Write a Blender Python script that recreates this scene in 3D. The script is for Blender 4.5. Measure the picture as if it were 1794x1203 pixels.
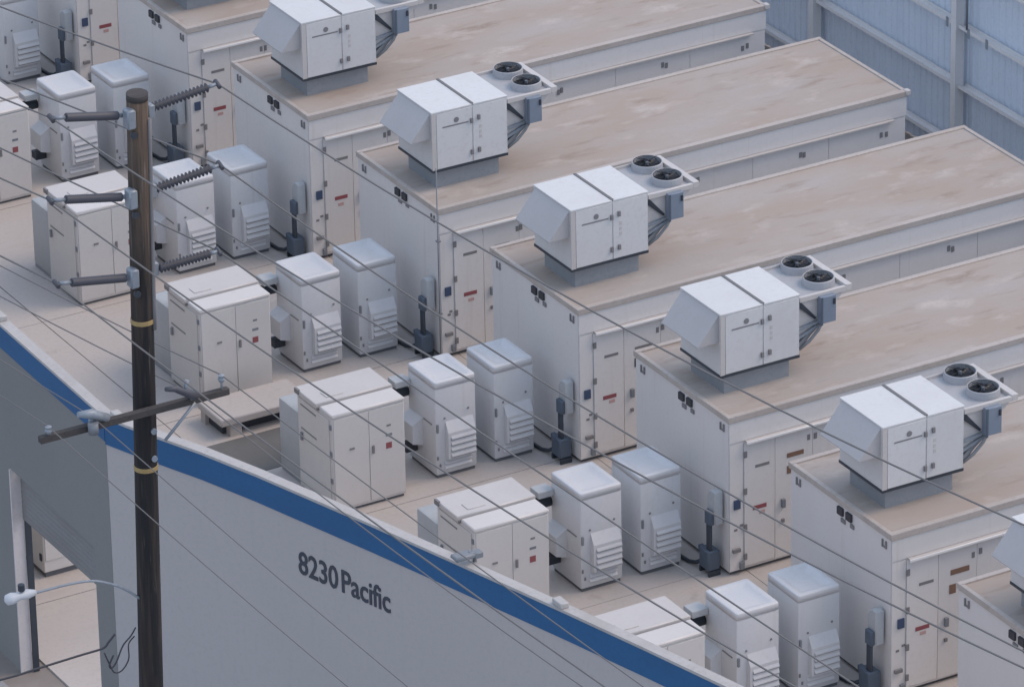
import bpy, bmesh, math, random
from mathutils import Vector, Matrix

random.seed(7)
S = bpy.context.scene
for _o in list(bpy.data.objects):
    bpy.data.objects.remove(_o)
COL = S.collection

# ------------------------------------------------------------------ camera
cam_d = bpy.data.cameras.new("camera")
cam = bpy.data.objects.new("camera", cam_d)
COL.objects.link(cam)
cam_d.sensor_fit = 'HORIZONTAL'
cam_d.sensor_width = 36.0
cam_d.lens = 36.0 * 10554.3227 / 1794.0
cam_d.clip_start = 1.0
cam_d.clip_end = 3000.0
_r = Vector((0.86657043, -0.49873506, -0.01786138))
_u = Vector((0.23044454, 0.3681467, 0.90075708))
_f = Vector((0.44266353, 0.78468551, -0.43395581))
cam.matrix_world = Matrix(((_r.x, _u.x, -_f.x, -45.9929), (_r.y, _u.y, -_f.y, -91.7927),
                           (_r.z, _u.z, -_f.z, 46.4219), (0, 0, 0, 1)))
S.camera = cam

# ------------------------------------------------------------------ world, sun, exposure
SUN_EL = 50.0
SUN_AZ = -20.0          # degrees from +X, counter-clockwise: where the sun stands
W = bpy.data.worlds.new("World")
S.world = W
W.use_nodes = True
nt = W.node_tree
for n in list(nt.nodes):
    nt.nodes.remove(n)
sky = nt.nodes.new("ShaderNodeTexSky")
sky.sky_type = 'NISHITA'
sky.sun_disc = False
sky.sun_elevation = math.radians(SUN_EL)
sky.sun_rotation = math.radians(90.0 - SUN_AZ)
sky.dust_density = 1.5
bgn = nt.nodes.new("ShaderNodeBackground")
bgn.inputs[1].default_value = 0.15
wo = nt.nodes.new("ShaderNodeOutputWorld")
veil = nt.nodes.new("ShaderNodeMix")                # even high cloud drawn over the clear sky
veil.data_type = 'RGBA'
veil.inputs[0].default_value = 0.55
veil.inputs[7].default_value = (6.4, 7.4, 9.2, 1)
nt.links.new(sky.outputs[0], veil.inputs[6])
nt.links.new(veil.outputs[2], bgn.inputs[0])
nt.links.new(bgn.outputs[0], wo.inputs[0])
sun_d = bpy.data.lights.new("sun", 'SUN')
sun_d.energy = 1.3
sun_d.angle = math.radians(30)
sun_d.color = (1.0, 0.74, 0.53)
sun = bpy.data.objects.new("sun", sun_d)
COL.objects.link(sun)
_d = Vector((math.cos(math.radians(SUN_AZ)) * math.cos(math.radians(SUN_EL)),
             math.sin(math.radians(SUN_AZ)) * math.cos(math.radians(SUN_EL)),
             math.sin(math.radians(SUN_EL))))
sun.rotation_euler = _d.to_track_quat('Z', 'Y').to_euler()
sun.location = _d * 120
S.view_settings.view_transform = 'Standard'
S.view_settings.look = 'None'
S.view_settings.exposure = -0.03
S.view_settings.gamma = 1.0
S.view_settings.use_curve_mapping = False

# ------------------------------------------------------------------ materials
def mat(name, col, rough=0.5, metal=0.0, dirt=None, scale=(1, 1, 1), lo=0.45, hi=0.7, fine=0.04, bump=0.0, bscale=30.0, extra=None, extra2=None, var=0.0, runs=None):
    """dirt = second colour mixed in by a world-space noise; extra = (colour, scale3, lo, hi) third layer."""
    m = bpy.data.materials.new(name)
    m.use_nodes = True
    t = m.node_tree
    b = t.nodes["Principled BSDF"]
    b.inputs["Roughness"].default_value = rough
    b.inputs["Metallic"].default_value = metal
    g = t.nodes.new("ShaderNodeNewGeometry")
    def noise(sc3, detail, s):
        mp = t.nodes.new("ShaderNodeMapping")
        mp.inputs["Scale"].default_value = sc3
        t.links.new(g.outputs["Position"], mp.inputs[0])
        n = t.nodes.new("ShaderNodeTexNoise")
        n.inputs["Scale"].default_value = s
        n.inputs["Detail"].default_value = detail
        n.inputs["Roughness"].default_value = 0.6
        t.links.new(mp.outputs[0], n.inputs["Vector"])
        return n
    def ramp(src, a, c):
        r = t.nodes.new("ShaderNodeMapRange")
        r.inputs[1].default_value = a
        r.inputs[2].default_value = c
        t.links.new(src, r.inputs[0])
        return r.outputs[0]
    def mix(fac, c1, c2):
        x = t.nodes.new("ShaderNodeMix")
        x.data_type = 'RGBA'
        if hasattr(fac, 'node'): t.links.new(fac, x.inputs[0])
        else: x.inputs[0].default_value = fac
        for i, c in ((6, c1), (7, c2)):
            if hasattr(c, 'node'): t.links.new(c, x.inputs[i])
            else: x.inputs[i].default_value = (*c, 1)
        return x.outputs[2]
    cur = col
    if dirt:
        cur = mix(ramp(noise(scale, 5, 1.0).outputs[0], lo, hi), cur, dirt)
    if extra:
        cur = mix(ramp(noise(extra[1], 5, 1.0).outputs[0], extra[2], extra[3]), cur, extra[0])
    if extra2:
        cur = mix(ramp(noise(tuple(c * 1.37 for c in extra2[1]), 5, 1.0).outputs[0], extra2[2], extra2[3]), cur, extra2[0])
    if runs:
        cur = mix(ramp(noise((7, 7, 0.35), 4, 1.0).outputs[0], 0.60, 0.92), cur, runs)
    if var:
        oi = t.nodes.new("ShaderNodeObjectInfo")
        mr = t.nodes.new("ShaderNodeMapRange")
        mr.inputs[3].default_value = 1 - var; mr.inputs[4].default_value = 1 + var
        t.links.new(oi.outputs["Random"], mr.inputs[0])
        vm = t.nodes.new("ShaderNodeVectorMath"); vm.operation = 'SCALE'
        if hasattr(cur, 'node'): t.links.new(cur, vm.inputs[0])
        else: vm.inputs[0].default_value = cur
        t.links.new(mr.outputs[0], vm.inputs["Scale"])
        cur = vm.outputs[0]
    if fine:
        dk = tuple(max(0, c * (1 - fine * 3)) for c in (dirt or col))
        cur = mix(ramp(noise((1, 1, 1), 4, 14.0).outputs[0], 0.5, 0.85), cur, dk)
    if hasattr(cur, 'node'): t.links.new(cur, b.inputs["Base Color"])
    else: b.inputs["Base Color"].default_value = (*cur, 1)
    if bump:
        bn = t.nodes.new("ShaderNodeBump")
        bn.inputs["Strength"].default_value = bump
        bn.inputs["Distance"].default_value = 0.01
        t.links.new(noise((1, 1, 1), 3, bscale).outputs[0], bn.inputs["Height"])
        t.links.new(bn.outputs[0], b.inputs["Normal"])
    return m

M = {}
M['white'] = mat('white_paint', (0.74, 0.72, 0.705), 0.42, dirt=(0.70, 0.675, 0.655), scale=(0.7, 0.7, 0.25), lo=0.4, hi=0.8, fine=0.008, var=0.025, runs=(0.60, 0.56, 0.52))
M['trim'] = mat('white_trim', (0.58, 0.555, 0.535), 0.35, dirt=(0.55, 0.525, 0.505), scale=(1, 1, 1), fine=0.01)
M['cab'] = mat('cabinet_enamel', (0.64, 0.65, 0.665), 0.38, dirt=(0.60, 0.605, 0.615), scale=(0.8, 0.8, 0.4), lo=0.45, hi=0.8, fine=0.008, var=0.025, runs=(0.54, 0.54, 0.54))
M['box'] = mat('switchgear_enamel', (0.66, 0.64, 0.62), 0.4, dirt=(0.63, 0.605, 0.585), scale=(0.8, 0.8, 0.3), lo=0.45, hi=0.8, fine=0.008, var=0.025, runs=(0.55, 0.52, 0.49))
M['hvac'] = mat('rooftop_unit_paint', (0.66, 0.665, 0.665), 0.42, dirt=(0.61, 0.605, 0.60), scale=(1.0, 1.0, 0.5), lo=0.5, hi=0.8, fine=0.01, var=0.025, runs=(0.54, 0.53, 0.52))
M['hood'] = mat('hood_paint', (0.50, 0.485, 0.48), 0.5, dirt=(0.47, 0.455, 0.45), scale=(1, 1, 0.5), fine=0.01, var=0.025)
M['deck'] = mat('grey_deck_paint', (0.42, 0.43, 0.45), 0.5, dirt=(0.38, 0.39, 0.41), scale=(2, 2, 2), fine=0.02)
M['plinth'] = mat('grey_plinth_paint', (0.13, 0.14, 0.155), 0.6, fine=0.02)
M['glint'] = mat('bright_white_glint', (0.82, 0.81, 0.80), 0.22, fine=0.0)  # near-white that paints the highlight over the doors
M['roof'] = mat('dusty_roof_membrane', (0.405, 0.335, 0.285), 0.85, dirt=(0.425, 0.385, 0.355), scale=(0.35, 0.8, 1), lo=0.38, hi=0.62, fine=0.03,
                extra=((0.27, 0.20, 0.155), (0.75, 2.8, 1), 0.56, 0.82), extra2=((0.52, 0.465, 0.425), (0.6, 1.2, 1), 0.55, 0.72))
M['flash'] = mat('roof_edge_flashing', (0.49, 0.445, 0.41), 0.5, dirt=(0.44, 0.385, 0.34), scale=(0.7, 3, 1), fine=0.04)
M['slab'] = mat('pale_concrete', (0.50, 0.46, 0.43), 0.9, dirt=(0.475, 0.44, 0.415), scale=(0.5, 0.5, 0.5), lo=0.4, hi=0.7, fine=0.04, bump=0.15,
                extra2=((0.36, 0.325, 0.30), (1.1, 1.1, 1), 0.63, 0.80), extra=((0.41, 0.36, 0.33), (0.25, 1.4, 1), 0.58, 0.8))
M['soil'] = mat('joint_dirt', (0.24, 0.21, 0.19), 0.95, dirt=(0.3, 0.27, 0.25), fine=0.06)
M['shade_patch'] = mat('ground_shade_grey', (0.145, 0.145, 0.14), 0.92, dirt=(0.175, 0.17, 0.165), scale=(1.2, 1.2, 1), fine=0.06, bump=0.2)  # dark grey standing in for shade on the yard floor
M['dark'] = mat('dark_steel', (0.035, 0.045, 0.06), 0.5, dirt=(0.05, 0.06, 0.075), fine=0.03)
M['blueg'] = mat('blue_grey_steel', (0.085, 0.115, 0.155), 0.5, dirt=(0.10, 0.13, 0.17), fine=0.03)
M['coil'] = mat('coil_fins', (0.22, 0.235, 0.25), 0.55, dirt=(0.28, 0.29, 0.30), scale=(3, 3, 3))
M['elec'] = mat('electrical_box_grey', (0.20, 0.22, 0.245), 0.45, dirt=(0.25, 0.265, 0.285), fine=0.03)
M['ebox'] = mat('blue_grey_box', (0.20, 0.245, 0.31), 0.45, dirt=(0.24, 0.28, 0.34), fine=0.02)
M['curb'] = mat('galvanised_curb', (0.30, 0.325, 0.35), 0.5, dirt=(0.265, 0.29, 0.315), scale=(1.5, 1.5, 3), fine=0.03)
M['seam'] = mat('seam_sealant', (0.17, 0.17, 0.175), 0.7, fine=0.0)
M['mark'] = mat('black_print', (0.045, 0.045, 0.055), 0.6, fine=0.0)
M['letter'] = mat('slate_letter_paint', (0.055, 0.062, 0.082), 0.6, fine=0.0)
M['arm'] = mat('grey_weathered_timber', (0.075, 0.068, 0.066), 0.85, dirt=(0.05, 0.046, 0.045), scale=(1, 6, 6), fine=0.05)
M['greym'] = mat('grey_print', (0.22, 0.215, 0.22), 0.6, fine=0.0)
M['red'] = mat('red_sticker', (0.29, 0.085, 0.095), 0.5, fine=0.0)
M['pink'] = mat('faded_sticker', (0.55, 0.36, 0.34), 0.6, fine=0.0)
M['brown'] = mat('brown_sign', (0.22, 0.13, 0.09), 0.6, fine=0.0)
M['bluesq'] = mat('blue_plate', (0.05, 0.08, 0.15), 0.5, fine=0.0)
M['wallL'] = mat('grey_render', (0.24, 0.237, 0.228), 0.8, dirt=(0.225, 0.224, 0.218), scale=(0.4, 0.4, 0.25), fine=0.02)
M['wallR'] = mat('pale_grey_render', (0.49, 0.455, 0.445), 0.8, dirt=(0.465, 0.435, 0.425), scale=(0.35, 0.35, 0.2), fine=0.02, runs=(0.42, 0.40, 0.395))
M['band'] = mat('blue_band_paint', (0.019, 0.115, 0.27), 0.55, dirt=(0.022, 0.10, 0.235), scale=(0.5, 0.5, 1.5), fine=0.02)
M['coping'] = mat('white_coping', (0.47, 0.455, 0.44), 0.5, dirt=(0.41, 0.385, 0.365), scale=(1.5, 1.5, 1.5), fine=0.03)
M['door'] = mat('roller_door_slats', (0.25, 0.245, 0.24), 0.6, dirt=(0.21, 0.2, 0.195), scale=(0.8, 0.8, 2), fine=0.02)
M['reveal'] = mat('jamb_paint', (0.68, 0.62, 0.60), 0.6, dirt=(0.6, 0.55, 0.53), fine=0.02)
M['sheet'] = mat('pale_blue_cladding', (0.65, 0.72, 0.81), 0.5, dirt=(0.60, 0.67, 0.76), scale=(0.5, 3.0, 0.25), lo=0.4, hi=0.75, fine=0.03)
M['steel'] = mat('pale_grey_steel', (0.74, 0.73, 0.725), 0.45, dirt=(0.68, 0.675, 0.67), scale=(1, 1, 0.5), fine=0.01)
M['wood'] = mat('weathered_pole_wood', (0.12, 0.088, 0.064), 0.85, dirt=(0.052, 0.042, 0.036), scale=(6, 6, 0.35), lo=0.4, hi=0.62, fine=0.06, bump=0.5, bscale=40,
                extra=((0.17, 0.14, 0.12), (14, 14, 0.5), 0.6, 0.8))
M['tar'] = mat('creosoted_pole_wood', (0.018, 0.018, 0.020), 0.8, dirt=(0.05, 0.038, 0.032), scale=(7, 7, 0.4), lo=0.45, hi=0.7, fine=0.05, bump=0.5, bscale=40)
def pole_timber():
    m = bpy.data.materials.new('pole_timber'); m.use_nodes = True
    t = m.node_tree; b = t.nodes["Principled BSDF"]; b.inputs["Roughness"].default_value = 0.85
    g_ = t.nodes.new("ShaderNodeNewGeometry")
    def nz(sc, det=5):
        mp = t.nodes.new("ShaderNodeMapping"); mp.inputs["Scale"].default_value = sc
        t.links.new(g_.outputs["Position"], mp.inputs[0])
        n = t.nodes.new("ShaderNodeTexNoise"); n.inputs["Scale"].default_value = 1.0; n.inputs["Detail"].default_value = det
        t.links.new(mp.outputs[0], n.inputs["Vector"]); return n.outputs[0]
    def rmp(src, a, c):
        r = t.nodes.new("ShaderNodeMapRange"); r.inputs[1].default_value = a; r.inputs[2].default_value = c
        t.links.new(src, r.inputs[0]); return r.outputs[0]
    def mx(f, c1, c2):
        x = t.nodes.new("ShaderNodeMix"); x.data_type = 'RGBA'; t.links.new(f, x.inputs[0])
        for i, c in ((6, c1), (7, c2)):
            if hasattr(c, 'node'): t.links.new(c, x.inputs[i])
            else: x.inputs[i].default_value = (*c, 1)
        return x.outputs[2]
    wood = mx(rmp(nz((8, 8, 0.5)), 0.4, 0.65), (0.135, 0.095, 0.068), (0.055, 0.044, 0.038))
    wood = mx(rmp(nz((18, 18, 0.6)), 0.58, 0.72), wood, (0.20, 0.17, 0.15))
    tar = mx(rmp(nz((9, 9, 0.4)), 0.45, 0.7), (0.016, 0.016, 0.018), (0.06, 0.043, 0.034))
    tar = mx(rmp(nz((22, 22, 0.8)), 0.62, 0.74), tar, (0.085, 0.07, 0.062))
    sep = t.nodes.new("ShaderNodeSeparateXYZ"); t.links.new(g_.outputs["Position"], sep.inputs[0])
    ad = t.nodes.new("ShaderNodeMath"); ad.operation = 'MULTIPLY_ADD'; ad.inputs[1].default_value = 3.2
    t.links.new(nz((7, 7, 0.8)), ad.inputs[0]); t.links.new(sep.outputs[2], ad.inputs[2])
    t.links.new(mx(rmp(ad.outputs[0], 12.9, 14.4), tar, wood), b.inputs["Base Color"])
    bn = t.nodes.new("ShaderNodeBump"); bn.inputs["Strength"].default_value = 0.7; bn.inputs["Distance"].default_value = 0.02
    t.links.new(nz((30, 30, 1.2), 3), bn.inputs["Height"]); t.links.new(bn.outputs[0], b.inputs["Normal"])
    return m
M['pole'] = pole_timber()
M['galv'] = mat('galvanised_fitting', (0.30, 0.34, 0.38), 0.45, 0.2, dirt=(0.24, 0.27, 0.31), fine=0.03)
M['poly'] = mat('grey_polymer', (0.075, 0.078, 0.095), 0.5, fine=0.02)
M['gold'] = mat('yellow_band', (0.42, 0.30, 0.13), 0.6, dirt=(0.34, 0.23, 0.10), fine=0.02)
M['wire'] = mat('weathered_aluminium_wire', (0.17, 0.162, 0.16), 0.6, fine=0.0)
M['cable'] = mat('black_cable', (0.05, 0.05, 0.06), 0.6, fine=0.0)
M['lamp'] = mat('pale_lamp_housing', (0.58, 0.6, 0.63), 0.4, fine=0.0)
M['asphalt'] = mat('street_surface', (0.33, 0.33, 0.34), 0.9, dirt=(0.28, 0.28, 0.285), scale=(0.6, 0.6, 1), fine=0.05)
M['tank'] = mat('tank_grey_paint', (0.47, 0.49, 0.50), 0.5, dirt=(0.42, 0.44, 0.45), scale=(1.5, 1.5, 0.6), fine=0.02)
M['fanm'] = mat('black_fan', (0.010, 0.013, 0.020), 0.45, fine=0.0)

# ------------------------------------------------------------------ mesh helpers
class MB:
    def __init__(s): s.v = []; s.f = []; s.sm = []
    def add(s, vs, fs, smooth=False):
        k = len(s.v)
        s.v += [tuple(x) for x in vs]
        for f in fs:
            s.f.append(tuple(i + k for i in f)); s.sm.append(smooth)
        return s
    def box(s, x0, x1, y0, y1, z0, z1):
        return s.add([(x0, y0, z0), (x1, y0, z0), (x1, y1, z0), (x0, y1, z0), (x0, y0, z1), (x1, y0, z1), (x1, y1, z1), (x0, y1, z1)],
                     [(0, 3, 2, 1), (4, 5, 6, 7), (0, 1, 5, 4), (1, 2, 6, 5), (2, 3, 7, 6), (3, 0, 4, 7)])
    def prism_y(s, prof, y0, y1):
        """profile in (x, z), extruded along y"""
        n = len(prof)
        vs = [(x, y0, z) for x, z in prof] + [(x, y1, z) for x, z in prof]
        return s.add(vs, [tuple(range(n)), tuple(range(2 * n - 1, n - 1, -1))] + [(i, i + n, (i + 1) % n + n, (i + 1) % n) for i in range(n)])
    def prism_x(s, prof, x0, x1):
        """profile in (y, z), extruded along x"""
        n = len(prof)
        vs = [(x0, y, z) for y, z in prof] + [(x1, y, z) for y, z in prof]
        return s.add(vs, [tuple(range(n - 1, -1, -1)), tuple(range(n, 2 * n))] + [(i, (i + 1) % n, (i + 1) % n + n, i + n) for i in range(n)])
    def prism_z(s, prof, z0, z1):
        n = len(prof)
        vs = [(x, y, z0) for x, y in prof] + [(x, y, z1) for x, y in prof]
        return s.add(vs, [tuple(range(n - 1, -1, -1)), tuple(range(n, 2 * n))] + [(i, (i + 1) % n, (i + 1) % n + n, i + n) for i in range(n)])
    def tube(s, pts, r, n=8, caps=True):
        pts = [Vector(p) for p in pts]
        rs = r if isinstance(r, (list, tuple)) else [r] * len(pts)
        base = len(s.v); prev = None
        for i, p in enumerate(pts):
            a = pts[max(0, i - 1)]; b = pts[min(len(pts) - 1, i + 1)]
            t = (b - a).normalized()
            if prev is None:
                ref = Vector((0, 0, 1)) if abs(t.z) < 0.9 else Vector((1, 0, 0))
                u = t.cross(ref).normalized()
            else:
                u = (prev - t * prev.dot(t)).normalized()
            prev = u; w = t.cross(u)
            for k in range(n):
                a_ = 2 * math.pi * k / n
                s.v.append(tuple(p + (u * math.cos(a_) + w * math.sin(a_)) * rs[i]))
        for i in range(len(pts) - 1):
            for k in range(n):
                s.f.append((base + i * n + k, base + i * n + (k + 1) % n, base + (i + 1) * n + (k + 1) % n, base + (i + 1) * n + k)); s.sm.append(True)
        if caps:
            s.f.append(tuple(base + k for k in range(n - 1, -1, -1))); s.sm.append(False)
            s.f.append(tuple(base + (len(pts) - 1) * n + k for k in range(n))); s.sm.append(False)
        return s
    def lathe(s, prof, cx, cy, n=24):
        """profile (r, z) about the vertical through cx, cy"""
        base = len(s.v)
        for r, z in prof:
            for k in range(n):
                a = 2 * math.pi * k / n
                s.v.append((cx + r * math.cos(a), cy + r * math.sin(a), z))
        for i in range(len(prof) - 1):
            for k in range(n):
                s.f.append((base + i * n + k, base + i * n + (k + 1) % n, base + (i + 1) * n + (k + 1) % n, base + (i + 1) * n + k)); s.sm.append(False)
        return s
    def build(s, name, material, parent=None, bevel=0.0, seg=2, fix=False):
        me = bpy.data.meshes.new(name)
        me.from_pydata(s.v, [], s.f)
        for p, q in zip(me.polygons, s.sm): p.use_smooth = q
        if bevel or fix:
            bm = bmesh.new(); bm.from_mesh(me)
            if fix: bmesh.ops.recalc_face_normals(bm, faces=bm.faces)
            if bevel:
                bmesh.ops.bevel(bm, geom=list(bm.edges), offset=bevel, segments=seg, profile=0.5, affect='EDGES', clamp_overlap=True)
            bm.to_mesh(me); bm.free()
            if bevel:
                for p in me.polygons: p.use_smooth = True
                try: me.set_sharp_from_angle(angle=math.radians(40))
                except Exception: pass
        me.materials.append(material)
        o = bpy.data.objects.new(name, me)
        COL.objects.link(o)
        if parent: o.parent = parent
        return o

def bx(name, material, parent, x0, x1, y0, y1, z0, z1, bevel=0.0, seg=1):
    return MB().box(x0, x1, y0, y1, z0, z1).build(name, material, parent, bevel, seg)

def tag(o, label=None, cat=None, group=None, kind=None):
    if label: o['label'] = label
    if cat: o['category'] = cat
    if group: o['group'] = group
    if kind: o['kind'] = kind
    return o

def thing(name, loc, label=None, cat=None, group=None):
    o = bpy.data.objects.new(name, None)
    o.empty_display_size = 0.3
    COL.objects.link(o)
    o.location = loc
    return tag(o, label, cat, group)

def kids(o): return [c for c in bpy.data.objects if c.parent is o]

def copy_tree(o, parent=None):
    c = o.copy(); COL.objects.link(c); c.parent = parent
    for ch in kids(o): copy_tree(ch, c)
    return c

# ------------------------------------------------------------------ layout constants (metres)
P = 4.815           # spacing of the container rows
WID = 2.9277
LEN = 9.7433
H = 2.9
def row_y(n): return -P * (n - 1)
ROWS = list(range(-1, 7))

# ================================================================== SETTING: ground, street
g = MB(); g.add([(-400, -400, -0.03), (500, -400, -0.03), (500, 500, -0.03), (-400, 500, -0.03)], [(0, 1, 2, 3)])
ground = tag(g.build('ground', M['soil']), kind='structure')
# yard concrete, cast in bays with open joints
xs = [-10.9, -7.6, -5.35, 0.35, 4.6, 9.75]
for n in range(-3, 9):
    y1 = row_y(n) - 2.62 + P; y0 = row_y(n) - 2.62
    for a, b in zip(xs[:-1], xs[1:]):
        dz = random.uniform(-0.004, 0.004)
        o = MB().box(a + 0.008, b - 0.008, y0 + 0.008, y1 - 0.008, -0.15, dz).build('concrete_slab', M['slab'], ground)
st = MB().add([(-60, -90, -0.02), (-11.7, -90, -0.02), (-11.7, 40, -0.02), (-60, 40, -0.02)], [(0, 1, 2, 3)])
tag(st.build('street', M['asphalt']), kind='structure')

# ================================================================== BACK: tall clad building
bw = thing('metal_building', (12.3, 0, 0), 'tall pale blue corrugated metal building wall with exposed columns and girts behind the containers', 'building')
BH = 5.0
YA, YB = -25.0, 14.0
def corrugated(w):
    """one sheet, w wide: trapezoid ribs, local y 0..w, ribs standing towards -x"""
    m = MB(); prof = []
    pitch = 0.2; n = int(round(w / pitch))
    for i in range(n):
        y = i * pitch
        prof += [(y, 0), (y + 0.10, 0), (y + 0.12, -0.02), (y + 0.18, -0.02)]
    prof.append((w, 0))
    vs = [(x, y, 0.0) for y, x in prof] + [(x, y, BH) for y, x in prof]
    k = len(prof)
    m.add(vs, [(i, i + k, i + 1 + k, i + 1) for i in range(k - 1)])
    vs = [(x + 0.02, y, 0.0) for y, x in prof] + [(x + 0.02, y, BH) for y, x in prof]
    m.add(vs, [(i + 1, i + 1 + k, i + k, i) for i in range(k - 1)])
    return m
sheet0 = corrugated(1.0).build('wall_panel', M['sheet'], bw)
yy = YA; first = True
while yy < YB - 0.5:
    o = sheet0 if first else sheet0.copy()
    if not first: COL.objects.link(o)
    o.location = (0.12 + random.uniform(-0.003, 0.003), yy, 0)
    first = False
    yy += 1.004
cols = [-0.79 + 4.93 * k for k in range(-4, 4)]
for yc in cols:
    m = MB()
    m.box(-0.17, -0.152, yc - 0.08, yc + 0.08, -0.02, BH)           # outer flange
    m.box(-0.152, 0.0, yc - 0.07, yc + 0.07, -0.02, BH)             # boxed web
    m.box(0.0, 0.02, yc - 0.08, yc + 0.08, -0.02, BH)               # inner flange
    c_ = m.build('column', M['steel'], bw)
    MB().box(-0.30, 0.07, yc - 0.18, yc + 0.18, -0.02, 0.02).build('base_plate', M['steel'], c_)
ends = [YA] + cols + [YB]
for a, b in zip(ends[:-1], ends[1:]):
    for zg in (0.47, 1.74, 2.95, 4.16, 4.9):
        m = MB(); y0, y1 = a + 0.09, b - 0.09
        # upward-open channel: front lip, floor and back leg
        m.prism_y([(-0.12, zg - 0.045), (-0.12, zg + 0.03), (-0.112, zg + 0.03), (-0.112, zg - 0.035), (0.055, zg - 0.035), (0.055, zg + 0.02), (0.063, zg + 0.02), (0.063, zg - 0.045)], y0, y1)
        gi = m.build('girt', M['steel'], bw, fix=True)
        if zg > 2:
            for yb_ in (y0 + 0.18, y1 - 0.95, y1 - 0.35):
                MB().box(-0.14, -0.121, yb_ - 0.03, yb_ + 0.03, zg - 0.13, zg + 0.06).build('clip', M['galv'], gi)
MB().tube([(-0.14, -6.12, 2.98), (-0.14, -6.12, 4.95)], 0.022, 8).build('conduit', M['elec'], bw)

# ================================================================== FRONT: warehouse wall with the blue band
fw = thing('warehouse_wall', (-11.33, -17.95, 0), 'tall grey boundary building wall with wide blue top band, white coping and street address lettering', 'building')
ox, oy = -11.33, -17.95
HB = 6.13
TH = 0.11
topL = [(-11.15, -5.0), (-11.22, -9.5), (-11.30, -14.09), (-11.35, -16.6), (-11.37, -17.55)]
topR = [(-11.36, -17.75), (-11.24, -18.35), (-11.0, -18.97), (-10.69, -19.76), (-10.33, -20.84), (-10.02, -21.89), (-9.65, -23.14), (-9.17, -24.85), (-8.58, -27.0), (-8.2, -28.46), (-7.83, -29.95), (-6.6, -35.5)]
corner = (-11.39, -17.93)
def strip(path, z0, z1, off0, off1, name, material, parent):
    """wall of given height along a plan path; off0/off1 = distance of outer/inner face from the path (towards +x side)"""
    pts = [Vector((a - ox, b - oy)) for a, b in path]
    ns = []
    for i in range(len(pts)):
        t = (pts[min(i + 1, len(pts) - 1)] - pts[max(i - 1, 0)]).normalized()
        ns.append(Vector((-t.y, t.x)))      # left of travel (+x when going -y)
    vs = []
    for p, n in zip(pts, ns):
        a = p + n * off0; b = p + n * off1
        vs += [(a.x, a.y, z0), (b.x, b.y, z0), (b.x, b.y, z1), (a.x, a.y, z1)]
    fs = []
    for i in range(len(pts) - 1):
        k = 4 * i
        for j in range(4):
            fs.append((k + j, k + (j + 1) % 4, k + 4 + (j + 1) % 4, k + 4 + j))
    fs.append((0, 3, 2, 1)); k = 4 * (len(pts) - 1); fs.append((k, k + 1, k + 2, k + 3))
    m = MB(); m.add(vs, fs)
    return m.build(name, material, parent, fix=True)
# left wall, built round the gateway  (gateway y -14.72 .. -17.22, head 3.64)
def xl(y): return -11.15 + (y + 5.0) / (-17.93 + 5.0) * (-11.38 + 11.15)
GY0, GY1, GH = -14.16, -17.25, 3.64
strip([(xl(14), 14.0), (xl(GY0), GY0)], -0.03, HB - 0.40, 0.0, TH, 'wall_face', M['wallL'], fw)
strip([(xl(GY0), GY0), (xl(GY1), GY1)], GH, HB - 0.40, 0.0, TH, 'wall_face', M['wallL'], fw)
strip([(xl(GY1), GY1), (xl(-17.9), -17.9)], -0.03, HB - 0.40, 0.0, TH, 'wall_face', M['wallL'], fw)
strip([(xl(14), 14.0), (xl(-17.9), -17.9)], HB - 0.40, HB, -0.02, TH, 'blue_band', M['band'], fw)
pathL = [(xl(14), 14.0), (xl(-11), -11.0), (xl(-17.2), -17.2), (xl(-17.6), -17.6)]
pathR = [corner] + topR[1:]
strip(pathR, -0.03, HB - 0.43, 0.0, TH, 'wall_face', M['wallR'], fw)
strip(pathR, HB - 0.43, HB, -0.02, TH, 'blue_band', M['band'], fw)
strip(pathL + [(-11.375, -17.85), (-11.30, -18.15)] + topR[1:], HB, HB + 0.045, -0.035, TH + 0.03, 'coping', M['coping'], fw)
# jamb linings and the part-lowered roller door in the gateway
xg = xl(-15.9) - ox
MB().box(xg + 0.004, xg + 0.20, GY0 - oy - 0.035, GY0 - oy - 0.003, -0.02, GH - 0.002).build('jamb_lining', M['reveal'], fw)
MB().box(xg + 0.006, xg + 0.20, GY1 - oy + 0.003, GY1 - oy + 0.035, -0.02, GH - 0.002).build('jamb_lining', M['reveal'], fw)
MB().box(xg + 0.204, xg + 0.30, GY0 - oy - 0.085, GY0 - oy - 0.037, -0.02, GH - 0.1).build('door_track', M['dark'], fw)
MB().box(xg + 0.204, xg + 0.30, GY1 - oy + 0.037, GY1 - oy + 0.06, -0.02, GH - 0.1).build('door_track', M['dark'], fw)
for i in range(10):
    z = 2.72 + i * 0.088
    MB().prism_y([(xg + 0.185, z), (xg + 0.180, z + 0.04), (xg + 0.185, z + 0.087), (xg + 0.198, z + 0.087), (xg + 0.198, z)], GY1 - oy + 0.037, GY0 - oy - 0.037).build('door_slat', M['door'], fw, fix=True)
# small blocks sitting on the coping
for (px, py) in ((-11.31, -14.0), (-8.65, -26.75), (-11.31, -18.1)):
    MB().box(px - ox - 0.02, px - ox + 0.12, py - oy - 0.13, py - oy + 0.12, HB + 0.045, HB + 0.13).build('coping_block', M['coping'], fw, 0.012, 1)
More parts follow.
